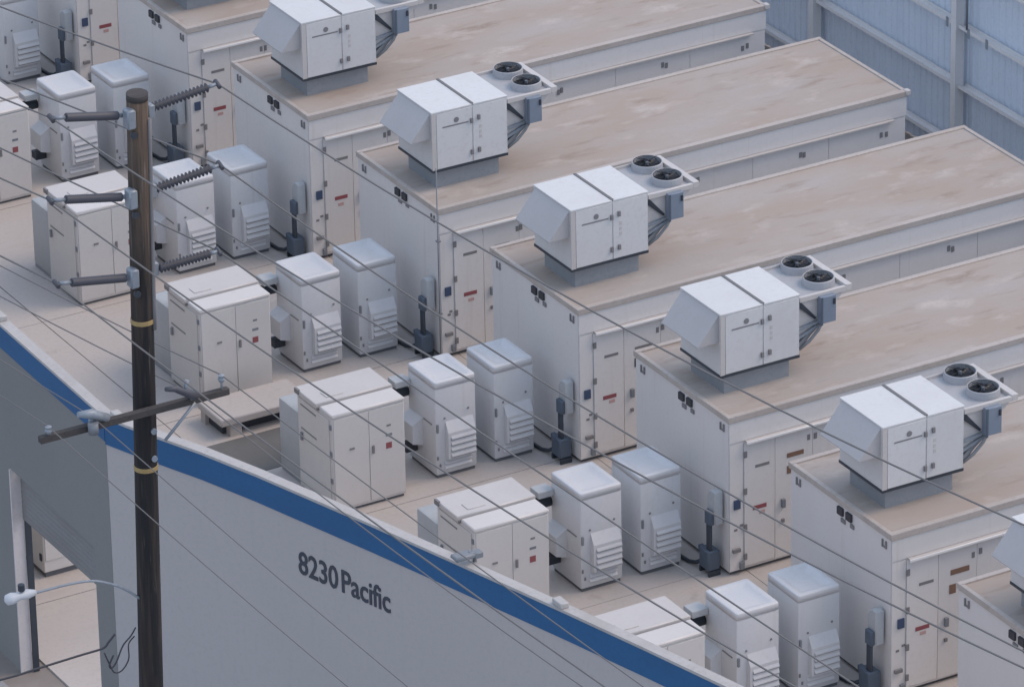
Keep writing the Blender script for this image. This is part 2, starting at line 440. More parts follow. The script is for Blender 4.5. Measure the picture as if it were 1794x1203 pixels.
# address lettering
a = Vector((-10.29, -21.0)); 
def wall_at(y):
    for q, r in zip(pathR[:-1], pathR[1:]):
        if r[1] <= y <= q[1]:
            t = (q[1] - y) / (q[1] - r[1]); return q[0] + (r[0] - q[0]) * t
    return q[0]
cu = bpy.data.curves.new('lettering', 'FONT'); cu.body = "8230 Pacific"; cu.size = 1.0; cu.extrude = 0.005; cu.offset = 0.012
cu.resolution_u = 3; cu.space_character = 0.98; cu.space_word = 0.45
tmp = bpy.data.objects.new('lettering_tmp', cu); COL.objects.link(tmp)
bpy.context.view_layer.update()
me = bpy.data.meshes.new_from_object(tmp.evaluated_get(bpy.context.evaluated_depsgraph_get()))
bpy.data.objects.remove(tmp)
xsv = [v.co.x for v in me.vertices]; x0_, x1_ = min(xsv), max(xsv)
Y0, Y1 = -21.63, -23.46
pA = Vector((wall_at(Y0), Y0)); pB = Vector((wall_at(Y1), Y1)); dd = (pB - pA); tl = dd.length; dd.normalize(); nn = Vector((dd.y, -dd.x))
if nn.x > 0: nn = -nn
for v in me.vertices:
    s_ = (v.co.x - x0_) / (x1_ - x0_) * tl
    q = pA + dd * s_
    q = Vector((wall_at(q.y), q.y)) + nn * (0.007 + v.co.z)
    v.co = (q.x - ox, q.y - oy, 4.815 + v.co.y * 0.53)
me.materials.append(M['letter'])
lt = bpy.data.objects.new('lettering', me); COL.objects.link(lt); lt.parent = fw

# floodlight on the wall top
fl = thing('floodlight', (-9.02, -24.95, HB + 0.045), 'small dark floodlight on the white coping of the blue-banded wall', 'light')
MB().box(-0.30, 0.02, -0.10, 0.10, 0.10, 0.17).build('housing', M['elec'], fl, 0.02, 1)
MB().tube([(0.05, 0, 0), (0.05, 0, 0.13), (-0.05, 0, 0.15)], 0.03, 8).build('bracket', M['elec'], fl)
MB().box(0.02, 0.16, -0.07, 0.07, 0.06, 0.15).build('ballast', M['elec'], fl, 0.01, 1)

# ================================================================== CONTAINERS
def build_container():
    t = thing('battery_container', (0, 0, 0))
    W_ = WID
    # long body: end wall faces -x, door wall faces -y
    MB().box(0, LEN, -W_, 0, 0.06, H - 0.10).build('shell', M['white'], t, 0.012, 1)
    MB().box(0.05, LEN - 0.05, -W_ + 0.05, -0.05, 0, 0.06).build('base_skid', M['plinth'], t)
    # fascia band above the drip ledge stands a little proud
    bx('fascia', M['white'], t, -0.004, LEN + 0.004, -W_ - 0.022, -W_ - 0.001, 2.43, H - 0.10)
    bx('drip_ledge', M['trim'], t, 0.29, LEN - 0.30, -W_ - 0.10, -W_ - 0.0225, 2.40, 2.424)
    bx('door_ledge_glint', M['glint'], t, 0.27, 2.15, -W_ - 0.125, -W_ - 0.1005, 2.385, 2.43, 0.006)  # highlight on the ledge, put in as a bright white strip
    # lower wall panels, joints open between them
    edges = [0.012, 0.26]
    bx('side_panel', M['white'], t, 0.006, 0.262, -W_ - 0.012, -W_ - 0.001, 0.08, 2.395)
    x = 1.60
    while x < LEN - 0.4:
        x2 = min(x + 1.62, LEN - 0.006)
        bx('side_panel', M['white'], t, x + 0.006, x2 - 0.006, -W_ - 0.010, -W_ - 0.001, 0.08, 2.395)
        x = x2
    # end wall sheets
    y = 0.0
    bx('end_panel', M['white'], t, -0.008, -0.001, -W_ + 0.006, -0.006, 0.08, 2.79)
    # roof: dusty membrane between raised flashings
    rf = MB().box(-0.02, LEN + 0.02, -W_ - 0.03, 0.02, H - 0.10, H - 0.012).build('roof', M['roof'], t)
    for (xa, xb, ya_, yb_, zt) in ((-0.035, LEN + 0.035, -W_ - 0.045, -W_ + 0.07, 0.014), (-0.035, LEN + 0.035, -0.07, 0.035, 0.014),
                                   (-0.032, 0.05, -W_ + 0.0705, -0.0705, 0.010), (LEN - 0.05, LEN + 0.032, -W_ + 0.0705, -0.0705, 0.010)):
        bx('roof_flashing', M['flash'], rf, xa, xb, ya_, yb_, H - 0.095, H + zt, 0.008)
    f = MB()
    f.box(LEN - 0.03, LEN + 0.07, -W_ - 0.07, -W_ + 0.05, H - 0.07, H + 0.03)
    f.build('lifting_corner', M['trim'], rf, 0.01, 1)
    # door
    d = bx('door', M['white'], t, 0.275, 0.862, -W_ - 0.030, -W_ - 0.001, 0.12, 2.385, 0.008, 1)
    for z in (2.17, 1.50, 0.84, 0.30):
        bx('hinge', M['greym'], d, 0.262, 0.318, -W_ - 0.046, -W_ - 0.0305, z - 0.055, z + 0.055)
    # sign plates and stickers on the door side
    bx('nameplate', M['greym'], t, 0.50, 0.77, -W_ - 0.036, -W_ - 0.0305, 1.895, 1.945)
    bx('warning_sticker', M['red'], t, 0.475, 0.735, -W_ - 0.036, -W_ - 0.0305, 1.115, 1.185)
    bx('warning_sticker', M['pink'], t, 0.55, 0.66, -W_ - 0.0355, -W_ - 0.0305, 1.015, 1.075)
    bx('keypad', M['bluesq'], t, 0.115, 0.235, -W_ - 0.038, -W_ - 0.0125, 1.235, 1.40)
    jb = bx('side_panel', M['white'], t, 0.874, 1.594, -W_ - 0.018, -W_ - 0.001, 0.10, 2.39, 0.004, 1)
    bx('handle', M['elec'], jb, 0.985, 1.045, -W_ - 0.075, -W_ - 0.0185, 1.02, 1.17)
    bx('latch', M['greym'], jb, 0.99, 1.04, -W_ - 0.05, -W_ - 0.0185, 0.74, 0.80)
    for (x, z) in ((0.15, 0.83), (0.21, 0.87)):
        bx('label_plate', M['greym'], t, x - 0.03, x + 0.03, -W_ - 0.018, -W_ - 0.0125, z - 0.02, z + 0.02)
    bx('outlet_box', M['greym'], t, 0.09, 0.23, -W_ - 0.06, -W_ - 0.0125, 0.44, 0.50)
    bx('outlet_box', M['elec'], t, 0.20, 0.27, -W_ - 0.07, -W_ - 0.0125, 0.12, 0.24)
    # rating label pairs along the upper panels
    for x in (1.52, 3.0, 5.2, 7.42, 9.2):
        for dx in (0, 0.10):
            bx('label_plate', M['greym'], t, x + dx, x + dx + 0.055, -W_ - 0.0245, -W_ - 0.0105, 2.12, 2.22)
    # end wall: vent pairs and lifting brackets
    for (y, z, s_) in ((-1.49, 2.70, 0.075), (-1.74, 2.70, 0.075)):
        bx('vent', M['mark'], t, -0.05, -0.0085, y - s_, y + s_, z - 0.07, z + 0.06)
    for (y, z, s_) in ((-1.56, 2.545, 0.06), (-1.82, 2.56, 0.05)):
        bx('vent', M['greym'], t, -0.03, -0.0085, y - s_, y + s_, z - 0.035, z + 0.035)
    for y in (-0.24, -2.74):
        b_ = MB(); b_.box(-0.03, -0.0085, y + 0.035, y + 0.065, 2.60, 2.73); b_.box(-0.03, -0.0085, y - 0.065, y - 0.035, 2.60, 2.73); b_.box(-0.022, -0.0085, y - 0.034, y + 0.034, 2.60, 2.63)
        b_.build('lifting_bracket', M['greym'], t)
    return t

def build_hvac():
    """rooftop unit; origin at the roof under the front-left corner of the housing"""
    t = thing('rooftop_air_conditioner', (0, 0, 0))
    Lx, Wy, z0, z1 = 1.505, 1.251, 0.393, 1.506
    MB().box(0.13, Lx - 0.12, 0.12, Wy - 0.10, -0.01, z0 - 0.03).build('curb', M['curb'], t)
    bx('base_rail', M['dark'], t, -0.012, Lx + 0.005, -0.012, Wy + 0.012, z0 - 0.035, z0 + 0.012)
    hs = MB().box(0, Lx, 0, Wy, z0 + 0.012, z1 - 0.03).build('housing', M['hvac'], t)
    tp = bx('top_panel', M['hvac'], t, -0.012, 0.80, -0.012, Wy + 0.012, z1 - 0.03, z1, 0.006)
    tp2 = bx('top_panel', M['hvac'], t, 0.82, Lx + 0.012, -0.012, Wy + 0.012, z1 - 0.03, z1 - 0.002, 0.006)
    bx('roof_seam', M['seam'], t, 0.785, 0.835, 0.0, Wy + 0.02, z1 + 0.0005, z1 + 0.012)
    bx('corner_post', M['trim'], t, -0.012, 0.075, -0.014, -0.001, z0 + 0.013, z1 - 0.031)
    p1 = bx('access_panel', M['hvac'], t, 0.085, 0.792, -0.013, -0.001, z0 + 0.02, z1 - 0.05, 0.004)
    p2 = bx('access_panel', M['hvac'], t, 0.812, Lx - 0.035, -0.013, -0.001, z0 + 0.02, z1 - 0.05, 0.004)
    for pp, x in ((p1, 0.755), (p2, 0.90)):
        for z, zz in ((1.20, 1.235), (0.60, 0.615)):
            z = z if pp is p1 else zz
            bx('handle', M['greym'], pp, x, x + 0.045, -0.05, -0.0135, z - 0.045, z + 0.045)
    MB().tube([(0.48, -0.0135, 1.28), (0.48, -0.020, 1.28)], 0.05, 12).build('badge', M['greym'], p1)
    bx('nameplate', M['pink'], p1, 0.20, 0.72, -0.017, -0.0135, 1.175, 1.20).data.materials[0] = M['greym']
    for i, (z, w) in enumerate(((1.05, 0.035), (0.95, 0.03), (0.86, 0.035))):
        bx('sticker', M['trim'], p2, 0.95 - w / 2, 0.95 + w, -0.0165, -0.0135, z - 0.035, z + 0.03)
    # fresh-air hood on the -x end: slanting top, open below
    hd = MB()
    hd.add([(0, 0.06, 1.47), (0, Wy - 0.05, 1.47), (-0.40, Wy - 0.05, 0.985), (-0.40, 0.06, 0.985), (0, 0.06, 0.985), (0, Wy - 0.05, 0.985),
            (-0.39, Wy - 0.06, 0.965), (-0.39, 0.07, 0.965)],
           [(0, 1, 2, 3), (0, 3, 4), (1, 5, 2), (3, 2, 6, 7)])
    hd.build('air_hood', M['hood'], t)
    bx('hood_filter', M['elec'], t, -0.36, -0.002, 0.08, Wy - 0.07, 1.0, 1.02)
    # condenser section cantilevered beyond the housing
    zd = z1 - 0.09
    dk = bx('fan_deck', M['deck'], t, Lx + 0.013, 2.42, 0.06, Wy + 0.02, zd - 0.065, zd - 0.035, 0.006)
    rim = MB(); rim.box(2.41, 2.53, 0.0, Wy + 0.04, zd - 0.08, zd + 0.03); rim.box(Lx + 0.014, 2.41, -0.005, 0.058, zd - 0.08, zd + 0.01); rim.box(Lx + 0.014, 2.41, Wy + 0.022, Wy + 0.045, zd - 0.08, zd + 0.01)
    rim.build('deck_rim', M['trim'], dk, 0.006, 1)
    for cy in (0.40, 1.06):
        cx = 2.13
        sh = MB().lathe([(0.278, zd - 0.035), (0.268, zd + 0.09), (0.256, zd + 0.10), (0.246, zd + 0.09), (0.246, zd + 0.005)], cx, cy, 28).build('fan_shroud', M['deck'], t)
        fb = MB().lathe([(0.0, zd + 0.012), (0.245, zd + 0.012)], cx, cy, 28).build('fan_well', M['fanm'], sh)
        bl = MB()
        for k in range(5):
            a0 = k * 2 * math.pi / 5
            pr = []
            for rr, da, zz in ((0.05, -0.4, 0.035), (0.225, -0.28, 0.03), (0.225, 0.28, 0.07), (0.05, 0.4, 0.06)):
                pr.append((cx + rr * math.cos(a0 + da), cy + rr * math.sin(a0 + da), zd + zz))
            bl.add(pr, [(0, 1, 2, 3)])
        bl.build('fan_blades', M['fanm'], sh)
        hb = MB().lathe([(0.0, zd + 0.088), (0.028, zd + 0.086), (0.03, zd + 0.03)], cx, cy, 12).build('fan_hub', M['galv'], sh)
        gd = MB()
        for rr in (0.12, 0.18, 0.235):
            gd.tube([(cx + rr * math.cos(2 * math.pi * k / 20), cy + rr * math.sin(2 * math.pi * k / 20), zd + 0.098) for k in range(21)], 0.004, 4, False)
        for k in range(4):
            a0 = k * math.pi / 2 + 0.4
            gd.tube([(cx, cy, zd + 0.10), (cx + 0.24 * math.cos(a0), cy + 0.24 * math.sin(a0), zd + 0.098)], 0.005, 4, False)
        gd.build('fan_guard', M['fanm'], sh)
    # slanting coil from the deck's outer edge back to the housing foot, inner coil, end plates
    MB().prism_y([(2.44, zd - 0.085), (2.37, zd - 0.085), (1.52, 0.50), (1.52, 0.42), (1.60, 0.44)], 0.10, Wy - 0.06).build('condenser_coil', M['coil'], t, fix=True)
    MB().prism_y([(1.525, zd - 0.10), (1.56, zd - 0.09), (1.86, 0.98), (1.83, 0.95), (1.525, zd - 0.19)], 0.03, Wy - 0.06).build('condenser_coil', M['dark'], t, fix=True)
    for y in (0.04, Wy - 0.05):
        MB().prism_y([(1.525, zd - 0.04), (2.40, zd - 0.085), (2.0, 0.93), (1.89, 0.93), (1.525, zd - 0.07)], y, y + 0.025).build('end_plate', M['trim'], t, fix=True)
        for z_, z2 in ((0.82, 0.875), (0.66, 0.83)):
            MB().prism_y([(1.51, z_), (1.95, z2), (1.95, z2 + 0.05), (1.51, z_ + 0.05)], y - 0.02, y + 0.02).build('brace', M['galv'], t, fix=True)
        MB().prism_y([(1.51, 0.50), (2.05, 0.90), (2.02, 0.96), (1.51, 0.58)], y, y + 0.035).build('brace', M['coil'], t, fix=True)
        MB().prism_y([(1.525, 0.62), (1.525, zd - 0.20), (1.90, 0.93), (1.90, 0.88)], y + 0.03, y + 0.05).build('brace', M['trim'], t, fix=True)
    eb = bx('electrical_box', M['ebox'], t, 1.87, 2.16, -0.10, 0.035, 0.90, 1.375, 0.008)
    bx('box_edge', M['blueg'], eb, 1.862, 1.90, -0.112, -0.101, 0.88, 1.38)
    bx('switch', M['dark'], eb, 2.10, 2.135, -0.125, -0.101, 1.22, 1.32)
    MB().tube([(1.92, -0.04, 0.90), (1.86, -0.03, 0.78), (1.70, 0.0, 0.60), (1.53, 0.05, 0.47)], 0.028, 8).build('refrigerant_pipe', M['coil'], t)
    return t

ROWTXT = {
    -1: 'the farthest container at the upper left corner',
    0: 'the second farthest container',
    1: 'the container just beyond the one with a thin corner rod',
    2: 'the container with a thin corner rod',
    3: 'the container just nearer than the one with a thin corner rod',
    4: 'the third container from the lower right corner',
    5: 'the second container from the lower right corner',
    6: 'the container cut by the lower right corner',
}
CLABEL = {
    -1: 'white battery container farthest away, only its stickered door side showing at the upper left corner',
    0: 'white battery container at the upper left, second farthest, its roof cut by the top edge',
    1: 'white battery container whose roof unit has its fans cut off by the top edge',
    2: 'white battery container with a thin upright rod at its front corner',
    3: 'white battery container next nearer than the one with a thin corner rod',
    4: 'white battery container third from the lower right corner, small brown sign beside its door',
    5: 'white battery container second from the lower right corner, brown lettering by its door',
    6: 'white battery container at the lower right corner, only its upper end corner in view',
}
cproto = build_container()
hproto = build_hvac()
for n in ROWS:
    c = cproto if n == ROWS[0] else copy_tree(cproto)
    c.location = (0, row_y(n), 0)
    tag(c, CLABEL[n], 'container', 'white battery containers in a row')
    if n >= 0:
        h = hproto if n == 0 else copy_tree(hproto)
        h.location = (0.291 + random.uniform(-0.015, 0.015), row_y(n) - 2.2192 + random.uniform(-0.01, 0.01), H - 0.012)
        h.rotation_euler.z = math.radians(random.uniform(-0.5, 0.5))
        lab = {0: 'white rooftop air conditioner, farthest, only its dark curb showing at the top edge',
               1: 'white rooftop air conditioner with its twin fans cut off by the top edge',
               2: 'white rooftop air conditioner with twin fans on the container with a thin corner rod',
               3: 'white rooftop air conditioner in the middle of the diagonal line, third from the top edge',
               4: 'white rooftop air conditioner second from the lower end among those fully in view',
               5: 'white rooftop air conditioner with twin fans, nearest of those fully in view',
               6: 'white rooftop air conditioner cut off by the right edge, only its air hood showing'}[n]
        tag(h, lab, 'air conditioner', 'rooftop air conditioners on the containers')
    for ch in kids(c):
        if ch.name.split('.')[0] in ('warning_sticker', 'nameplate', 'label_plate', 'outlet_box', 'keypad'):
            ch.location.x += random.uniform(-0.025, 0.025); ch.location.z += random.uniform(-0.02, 0.02)
    def extra(name, m, x0, x1, z0, z1):
        o = bx(name, m, c, x0, x1, -WID - 0.027, -WID - 0.0182, z0, z1); return o
    if n == 3:
        extra('sign', M['greym'], 1.09, 1.44, 1.87, 1.93); extra('sign', M['mark'], 1.08, 1.14, 1.56, 1.72)
    if n == 4:
        extra('sign', M['brown'], 1.10, 1.42, 1.89, 1.97); extra('sign', M['brown'], 1.10, 1.22, 1.60, 1.74)
    if n == 5:
        extra('sign', M['brown'], 1.10, 1.45, 1.89, 1.98); extra('sign', M['brown'], 1.08, 1.20, 1.56, 1.72)
    if n in (1, 2):
        extra('sign', M['greym'], 1.10, 1.40, 1.90, 1.95)
rod = thing('grounding_rod', (-0.06, row_y(2) - WID - 0.06, 0), 'thin grey upright rod at the front corner of a container near the picture centre', 'rod')
MB().tube([(0, 0, 0), (0, 0, 3.72)], 0.011, 8).build('rod_shaft', M['elec'], rod)
MB().box(-0.05, 0.05, -0.04, 0.04, 0.0, 0.06).build('rod_foot', M['elec'], rod)
for z in (0.9, 2.3):
    MB().box(-0.02, 0.05, -0.02, 0.05, z, z + 0.03).build('clamp', M['elec'], rod)

# ================================================================== INVERTER CABINETS
def build_cabinet(lx, ly, hh, side_hood):
    """origin: floor under the centre"""
    t = thing('inverter_cabinet', (0, 0, 0))
    a, b = lx / 2, ly / 2
    bx('plinth', M['plinth'], t, -a + 0.03, a - 0.03, -b + 0.03, b - 0.03, 0, 0.07)
    MB().box(-a, a, -b, b, 0.06, hh - 0.115).build('body', M['cab'], t, 0.03, 2)
    # cover with a soft rim and a sunken middle
    def ring(i, z, r=0.045):
        pts = []
        for sx, sy, a0 in ((1, 1, 0), (-1, 1, 90), (-1, -1, 180), (1, -1, 270)):
            for k in range(4):
                an = math.radians(a0 + 30 * k)
                pts.append((sx * (a - i - r) + r * math.cos(an), sy * (b - i - r) + r * math.sin(an), z))
        return pts
    rings = [ring(-0.002, hh - 0.125), ring(-0.002, hh - 0.02), ring(0.006, hh - 0.006), ring(0.022, hh), ring(0.075, hh), ring(0.10, hh - 0.012), ring(0.15, hh - 0.045), ring(0.22, hh - 0.05)]
    m = MB(); vs = []; fs = []
    for r_ in rings: vs += r_
    k = 16
    for i in range(len(rings) - 1):
        for j in range(k):
            fs.append((i * k + j, i * k + (j + 1) % k, (i + 1) * k + (j + 1) % k, (i + 1) * k + j))
    fs.append(tuple((len(rings) - 1) * k + j for j in range(k)))
    fs.append(tuple(range(k - 1, -1, -1)))
    m.add(vs, fs, True)
    m.build('cover', M['cab'], t)
    # front (-y) louvred intake hood
    x0, x1 = -a + 0.19, a - 0.07
    hd = MB().prism_x([(-b - 0.001, 1.05), (-b - 0.105, 0.86), (-b - 0.105, 0.37), (-b - 0.001, 0.33)], x0, x1).build('intake_hood', M['cab'], t, fix=True)
    for i, z in enumerate((0.73, 0.62, 0.51, 0.40)):
        MB().prism_x([(-b - 0.106, z + 0.075), (-b - 0.130, z + 0.03), (-b - 0.130, z + 0.012), (-b - 0.106, z + 0.055)], x0 + 0.05, x1 - 0.005).build('louvre', M['cab'], hd, fix=True)
        bx('louvre_gap', M['elec'], hd, x0 + 0.05, x1 - 0.005, -b - 0.109, -b - 0.1055, z - 0.012, z + 0.035)
    for z in (0.255, 0.17):
        MB().prism_x([(-b - 0.001, z + 0.05), (-b - 0.035, z + 0.012), (-b - 0.035, z), (-b - 0.001, z)], x0 - 0.03, x1 - 0.04).build('louvre', M['cab'], t, fix=True)
    for (x, z) in ((-a + 0.16, 1.10), (a - 0.17, 1.18)):
        bx('latch', M['greym'], t, x, x + 0.03, -b - 0.014, -b - 0.001, z, z + 0.03)
    bx('handle', M['elec'], t, -a + 0.012, -a + 0.045, -b - 0.035, -b - 0.001, 0.88, 1.03)
    bx('hinge', M['greym'], t, -a + 0.015, -a + 0.04, -b - 0.02, -b - 0.001, 0.36, 0.42)
    bx('hinge', M['greym'], t, -a + 0.06, -a + 0.085, -b - 0.02, -b - 0.001, 0.22, 0.27)
    if side_hood:
        # wire-way hood and duct boot on the -x side
        MB().prism_y([(-a - 0.001, 0.98), (-a - 0.20, 0.86), (-a - 0.20, 0.52), (-a - 0.001, 0.46)], b - 0.50, b - 0.06).build('side_hood', M['cab'], t, fix=True)
        bx('side_vent', M['greym'], t, -a - 0.012, -a - 0.001, -b + 0.12, b - 0.54, 0.98, 1.0)
        bx('duct_flange', M['tank'], t, -a - 0.30, -a - 0.001, b - 0.12, b + 0.16, 1.43, 1.55, 0.01)
        bt = MB().tube([(-a - 0.75, b + 0.04, 1.28), (-a - 0.002, b + 0.04, 1.28)], 0.10, 14).build('duct_boot', M['dark'], t)
        bx('cable_gland', M['dark'], t, -a - 0.22, -a - 0.001, b - 0.30, b - 0.10, 0.28, 0.42)
    return t

caA = build_cabinet(0.79, 0.95, 1.81, True)
caB = build_cabinet(0.775, 0.94, 1.81, False)
firstA = firstB = True
ABTXT = {
    -1: 'at the upper left corner of the picture', 0: 'just left of and behind the utility pole top',
    1: 'right of the pole beside the second ribbed insulator', 2: 'in front of the container with a thin corner rod',
    3: 'at the picture centre, in front of the container nearer than the rod', 4: 'in front of the third container from the lower right corner',
    5: 'at the bottom edge, in front of the second container from the lower right corner'}
for n in range(-1, 6):
    if n >= 0:
        o = caA if firstA else copy_tree(caA); firstA = False
        o.location = (-1.96 + random.uniform(-0.015, 0.015), row_y(n) - 1.675, 0); o.rotation_euler.z = math.radians(random.uniform(-0.6, 0.6))
        tag(o, {0: 'pale rounded inverter cabinet left of the pole, touching the tip of the top smooth insulator',
                1: 'pale rounded inverter cabinet half behind the utility pole, under the middle ribbed insulator',
                2: 'pale inverter cabinet outermost of the two before the container with a thin corner rod',
                3: 'pale inverter cabinet outermost of the pair nearest the picture centre, below the rod',
                4: 'pale inverter cabinet outermost of the pair before the third container from lower right',
                5: 'pale inverter cabinet outermost of the pair cut by the bottom edge'}[n], 'cabinet', 'inverter cabinets in front of the containers')
    o = caB if firstB else copy_tree(caB); firstB = False
    o.location = (-0.838, row_y(n) - 1.67 + random.uniform(-0.02, 0.02), 0); o.rotation_euler.z = math.radians(random.uniform(-0.6, 0.6))
    tag(o, {-1: 'shaded inverter cabinet at the upper left corner against the farthest container',
            0: 'shaded blue-white inverter cabinet right behind the utility pole top',
            1: 'shaded inverter cabinet against the end wall just right of the middle ribbed insulator tip',
            2: 'shaded inverter cabinet against the end of the container with a thin corner rod',
            3: 'shaded inverter cabinet innermost of the pair nearest the picture centre, below the rod',
            4: 'shaded inverter cabinet innermost of the pair before the third container from lower right',
            5: 'shaded inverter cabinet innermost of the pair cut by the bottom edge'}[n], 'cabinet', 'inverter cabinets in front of the containers')

# ================================================================== CABLE JUNCTIONS on the end walls
def build_junction():
    t = thing('cable_junction', (0, 0, 0))
    MB().prism_x([(-0.15, 0.92), (0.11, 0.92), (0.11, 1.40), (0.05, 1.50), (-0.05, 1.55), (-0.15, 1.52)], -0.02, 0.14).build('upper_cover', M['tank'], t, 0.02, 1, fix=True)
    MB().box(-0.10, -0.02, -0.12, 0.06, 0.92, 1.18).build('cable_head', M['blueg'], t, 0.015, 1)
    m = MB()
    for y in (-0.075, -0.03, 0.015):
        m.tube([(-0.06, y, 1.0), (-0.06, y, 0.5), (-0.07, y, 0.30)], 0.026, 8)
    m.build('riser_cables', M['dark'], t)
    bx('lower_box', M['blueg'], t, -0.14, 0.09, -0.13, 0.17, 0.10, 0.46, 0.02)
    bx('gland', M['blueg'], t, -0.10, -0.02, 0.17, 0.25, 0.34, 0.44)
    bx('foot', M['dark'], t, -0.13, 0.09, -0.14, -0.10, 0, 0.10); bx('foot', M['dark'], t, -0.13, 0.09, 0.14, 0.18, 0, 0.10)
    MB().tube([(-0.08, 0.20, 0.16), (-0.10, 0.32, 0.08), (-0.14, 0.50, 0.035), (-0.18, 0.95, 0.035)], 0.035, 8).build('floor_conduit', M['dark'], t)
    return t
ju = build_junction()
for i, n in enumerate(range(-1, 6)):
    o = ju if i == 0 else copy_tree(ju)
    o.location = (-0.18, row_y(n) - 2.66, 0)
    tag(o, {-1: 'dark blue cable junction on the farthest container, beside its stickered door at upper left',
            0: 'dark blue cable junction with riser cables below the top ribbed insulator of the pole',
            1: 'dark blue cable junction with riser cables on the container just beyond the rod',
            2: 'dark blue cable junction with riser cables beside the thin upright rod',
            3: 'dark blue cable junction with riser cables at the picture centre, one row below the rod',
            4: 'dark blue cable junction with riser cables beside the door with the brown sign',
            5: 'dark blue cable junction cut by the bottom edge near the lower right corner'}[n], 'junction box', 'cable junctions on the container ends')

# ================================================================== SWITCHGEAR BOXES
def build_switch():
    t = thing('switchgear_box', (0, 0, 0))      # origin: floor at the front-left (-x, -y) corner
    X, Y, Z = 1.37, 1.23, 1.84
    bx('plinth', M['plinth'], t, 0.03, X - 0.03, 0.03, Y - 0.03, 0, 0.06)
    MB().box(0, X, 0, Y, 0.05, Z - 0.05).build('body', M['box'], t, 0.01, 1)
    bx('lid', M['box'], t, -0.012, X + 0.012, -0.018, 0.44, Z - 0.05, Z + 0.02, 0.02)
    l2 = bx('lid', M['trim'], t, -0.05, X + 0.04, 0.475, Y + 0.03, Z - 0.05, Z + 0.05, 0.015)
    bx('lid_hatch', M['trim'], l2, 0.22, 0.55, 0.60, 0.82, Z + 0.05, Z + 0.062, 0.005)
    bx('lid_edge', M['greym'], t, -0.04, X + 0.02, 0.445, 0.47, Z - 0.06, Z - 0.012)
    bx('lifting_lug', M['greym'], t, -0.07, -0.03, Y - 0.16, Y - 0.03, Z - 0.02, Z + 0.07)
    d1 = bx('door', M['box'], t, 0.02, X / 2 - 0.005, -0.016, -0.001, 0.10, Z - 0.07, 0.004)
    d2 = bx('door', M['box'], t, X / 2 + 0.005, X - 0.02, -0.016, -0.001, 0.10, Z - 0.07, 0.004)
    bx('handle', M['greym'], d2, X / 2 + 0.05, X / 2 + 0.085, -0.045, -0.0165, 0.98, 1.12)
    bx('latch', M['greym'], d1, 0.31, 0.40, -0.03, -0.0165, 1.15, 1.18)
    bx('label_plate', M['greym'], d2, 1.02, 1.10, -0.020, -0.0165, 1.40, 1.435)
    bx('label_plate', M['elec'], d2, 1.00, 1.12, -0.020, -0.0165, 1.22, 1.265)
    bx('warning_sticker', M['red'], d2, 1.00, 1.11, -0.020, -0.0165, 0.99, 1.10)
    for z in (1.62, 1.12, 0.62):
        bx('hinge', M['elec'], t, -0.022, -0.001, 0.02, 0.075, z - 0.04, z + 0.04)
    sd = bx('side_door', M['box'], t, -0.014, -0.001, 0.10, Y - 0.05, 0.12, Z - 0.10, 0.004)
    bx('handle', M['elec'], sd, -0.05, -0.0145, Y - 0.20, Y - 0.15, 0.98, 1.12)
    for z in (1.62, 1.18):
        bx('slot', M['greym'], sd, -0.02, -0.0145, 0.55, Y - 0.14, z, z + 0.025)
    # rounded transformer tank standing against the rear
    MB().box(0.04, X - 0.10, Y + 0.07, Y + 0.80, 0.06, 1.36).build('transformer_tank', M['tank'], t, 0.05, 2)
    bx('tank_base', M['curb'], t, 0.06, X - 0.12, Y + 0.07, Y + 0.78, 0, 0.07)
    MB().box(0.10, X - 0.16, Y + 0.003, Y + 0.07, 0.2, 1.3).build('tank_throat', M['curb'], t)
    return t
sw = build_switch()
for i, n in enumerate(range(0, 6)):
    o = sw if i == 0 else copy_tree(sw)
    o.location = (-4.47, row_y(n) - 2.40, 0)
    tag(o, {0: 'white switchgear box with a red sticker cut by the left edge',
            1: 'white switchgear box behind the pole between two smooth insulators',
            2: 'white switchgear box with a red sticker right of the pole, below the lowest ribbed insulator',
            3: 'white switchgear box with a red sticker right of the low concrete platform',
            4: 'white switchgear box with a red sticker behind the small floodlight on the blue-banded wall',
            5: 'white switchgear box nearest the bottom edge, mostly hidden by the blue-banded wall'}[n], 'electrical box', 'white switchgear boxes along the yard')

# low platform in front of the second box, gateway cabinet
pf = thing('concrete_platform', (-4.8, -8.55, 0), 'low pale concrete platform on short legs beside the blue-banded wall, right of the pole', 'platform')
MB().box(0.0, 1.75, 0.0, 0.90, 0.24, 0.38).build('platform_slab', M['slab'], pf, 0.02, 1)
for (x, y) in ((0.20, 0.06), (1.35, 0.06), (0.05, 0.72), (1.35, 0.72)):
    MB().box(x, x + 0.22, y, y + 0.16, 0, 0.24).build('leg', M['slab'], pf)
MB().box(0.12, 1.68, 0.22, 0.86, 0.02, 0.235).build('undercut_shade', M['dark'], pf)  # dark block filling the undercut, paints the shade below the slab
gp = MB().box(-5.2, -3.0, -9.95, -8.62, -0.1, 0.010).build('ground_shade', M['shade_patch']); tag(gp, kind='structure')  # shade on the ground beside the platform, laid as a dark sheet
gc = thing('steel_cabinet', (-9.62, -11.50, 0), 'white steel cabinet seen through the gateway in the grey wall', 'cabinet')
bx('plinth', M['plinth'], gc, 0.04, 1.2, 0.04, 1.3, 0, 0.12)
bx('body', M['box'], gc, 0, 1.25, 0, 1.35, 0.10, 1.7, 0.015)
bx('door', M['box'], gc, 0.03, 1.22, -0.015, -0.001, 0.32, 1.65, 0.004)
bx('hinge', M['dark'], gc, -0.02, 0.0, 0.06, 0.13, 0.30, 0.42)

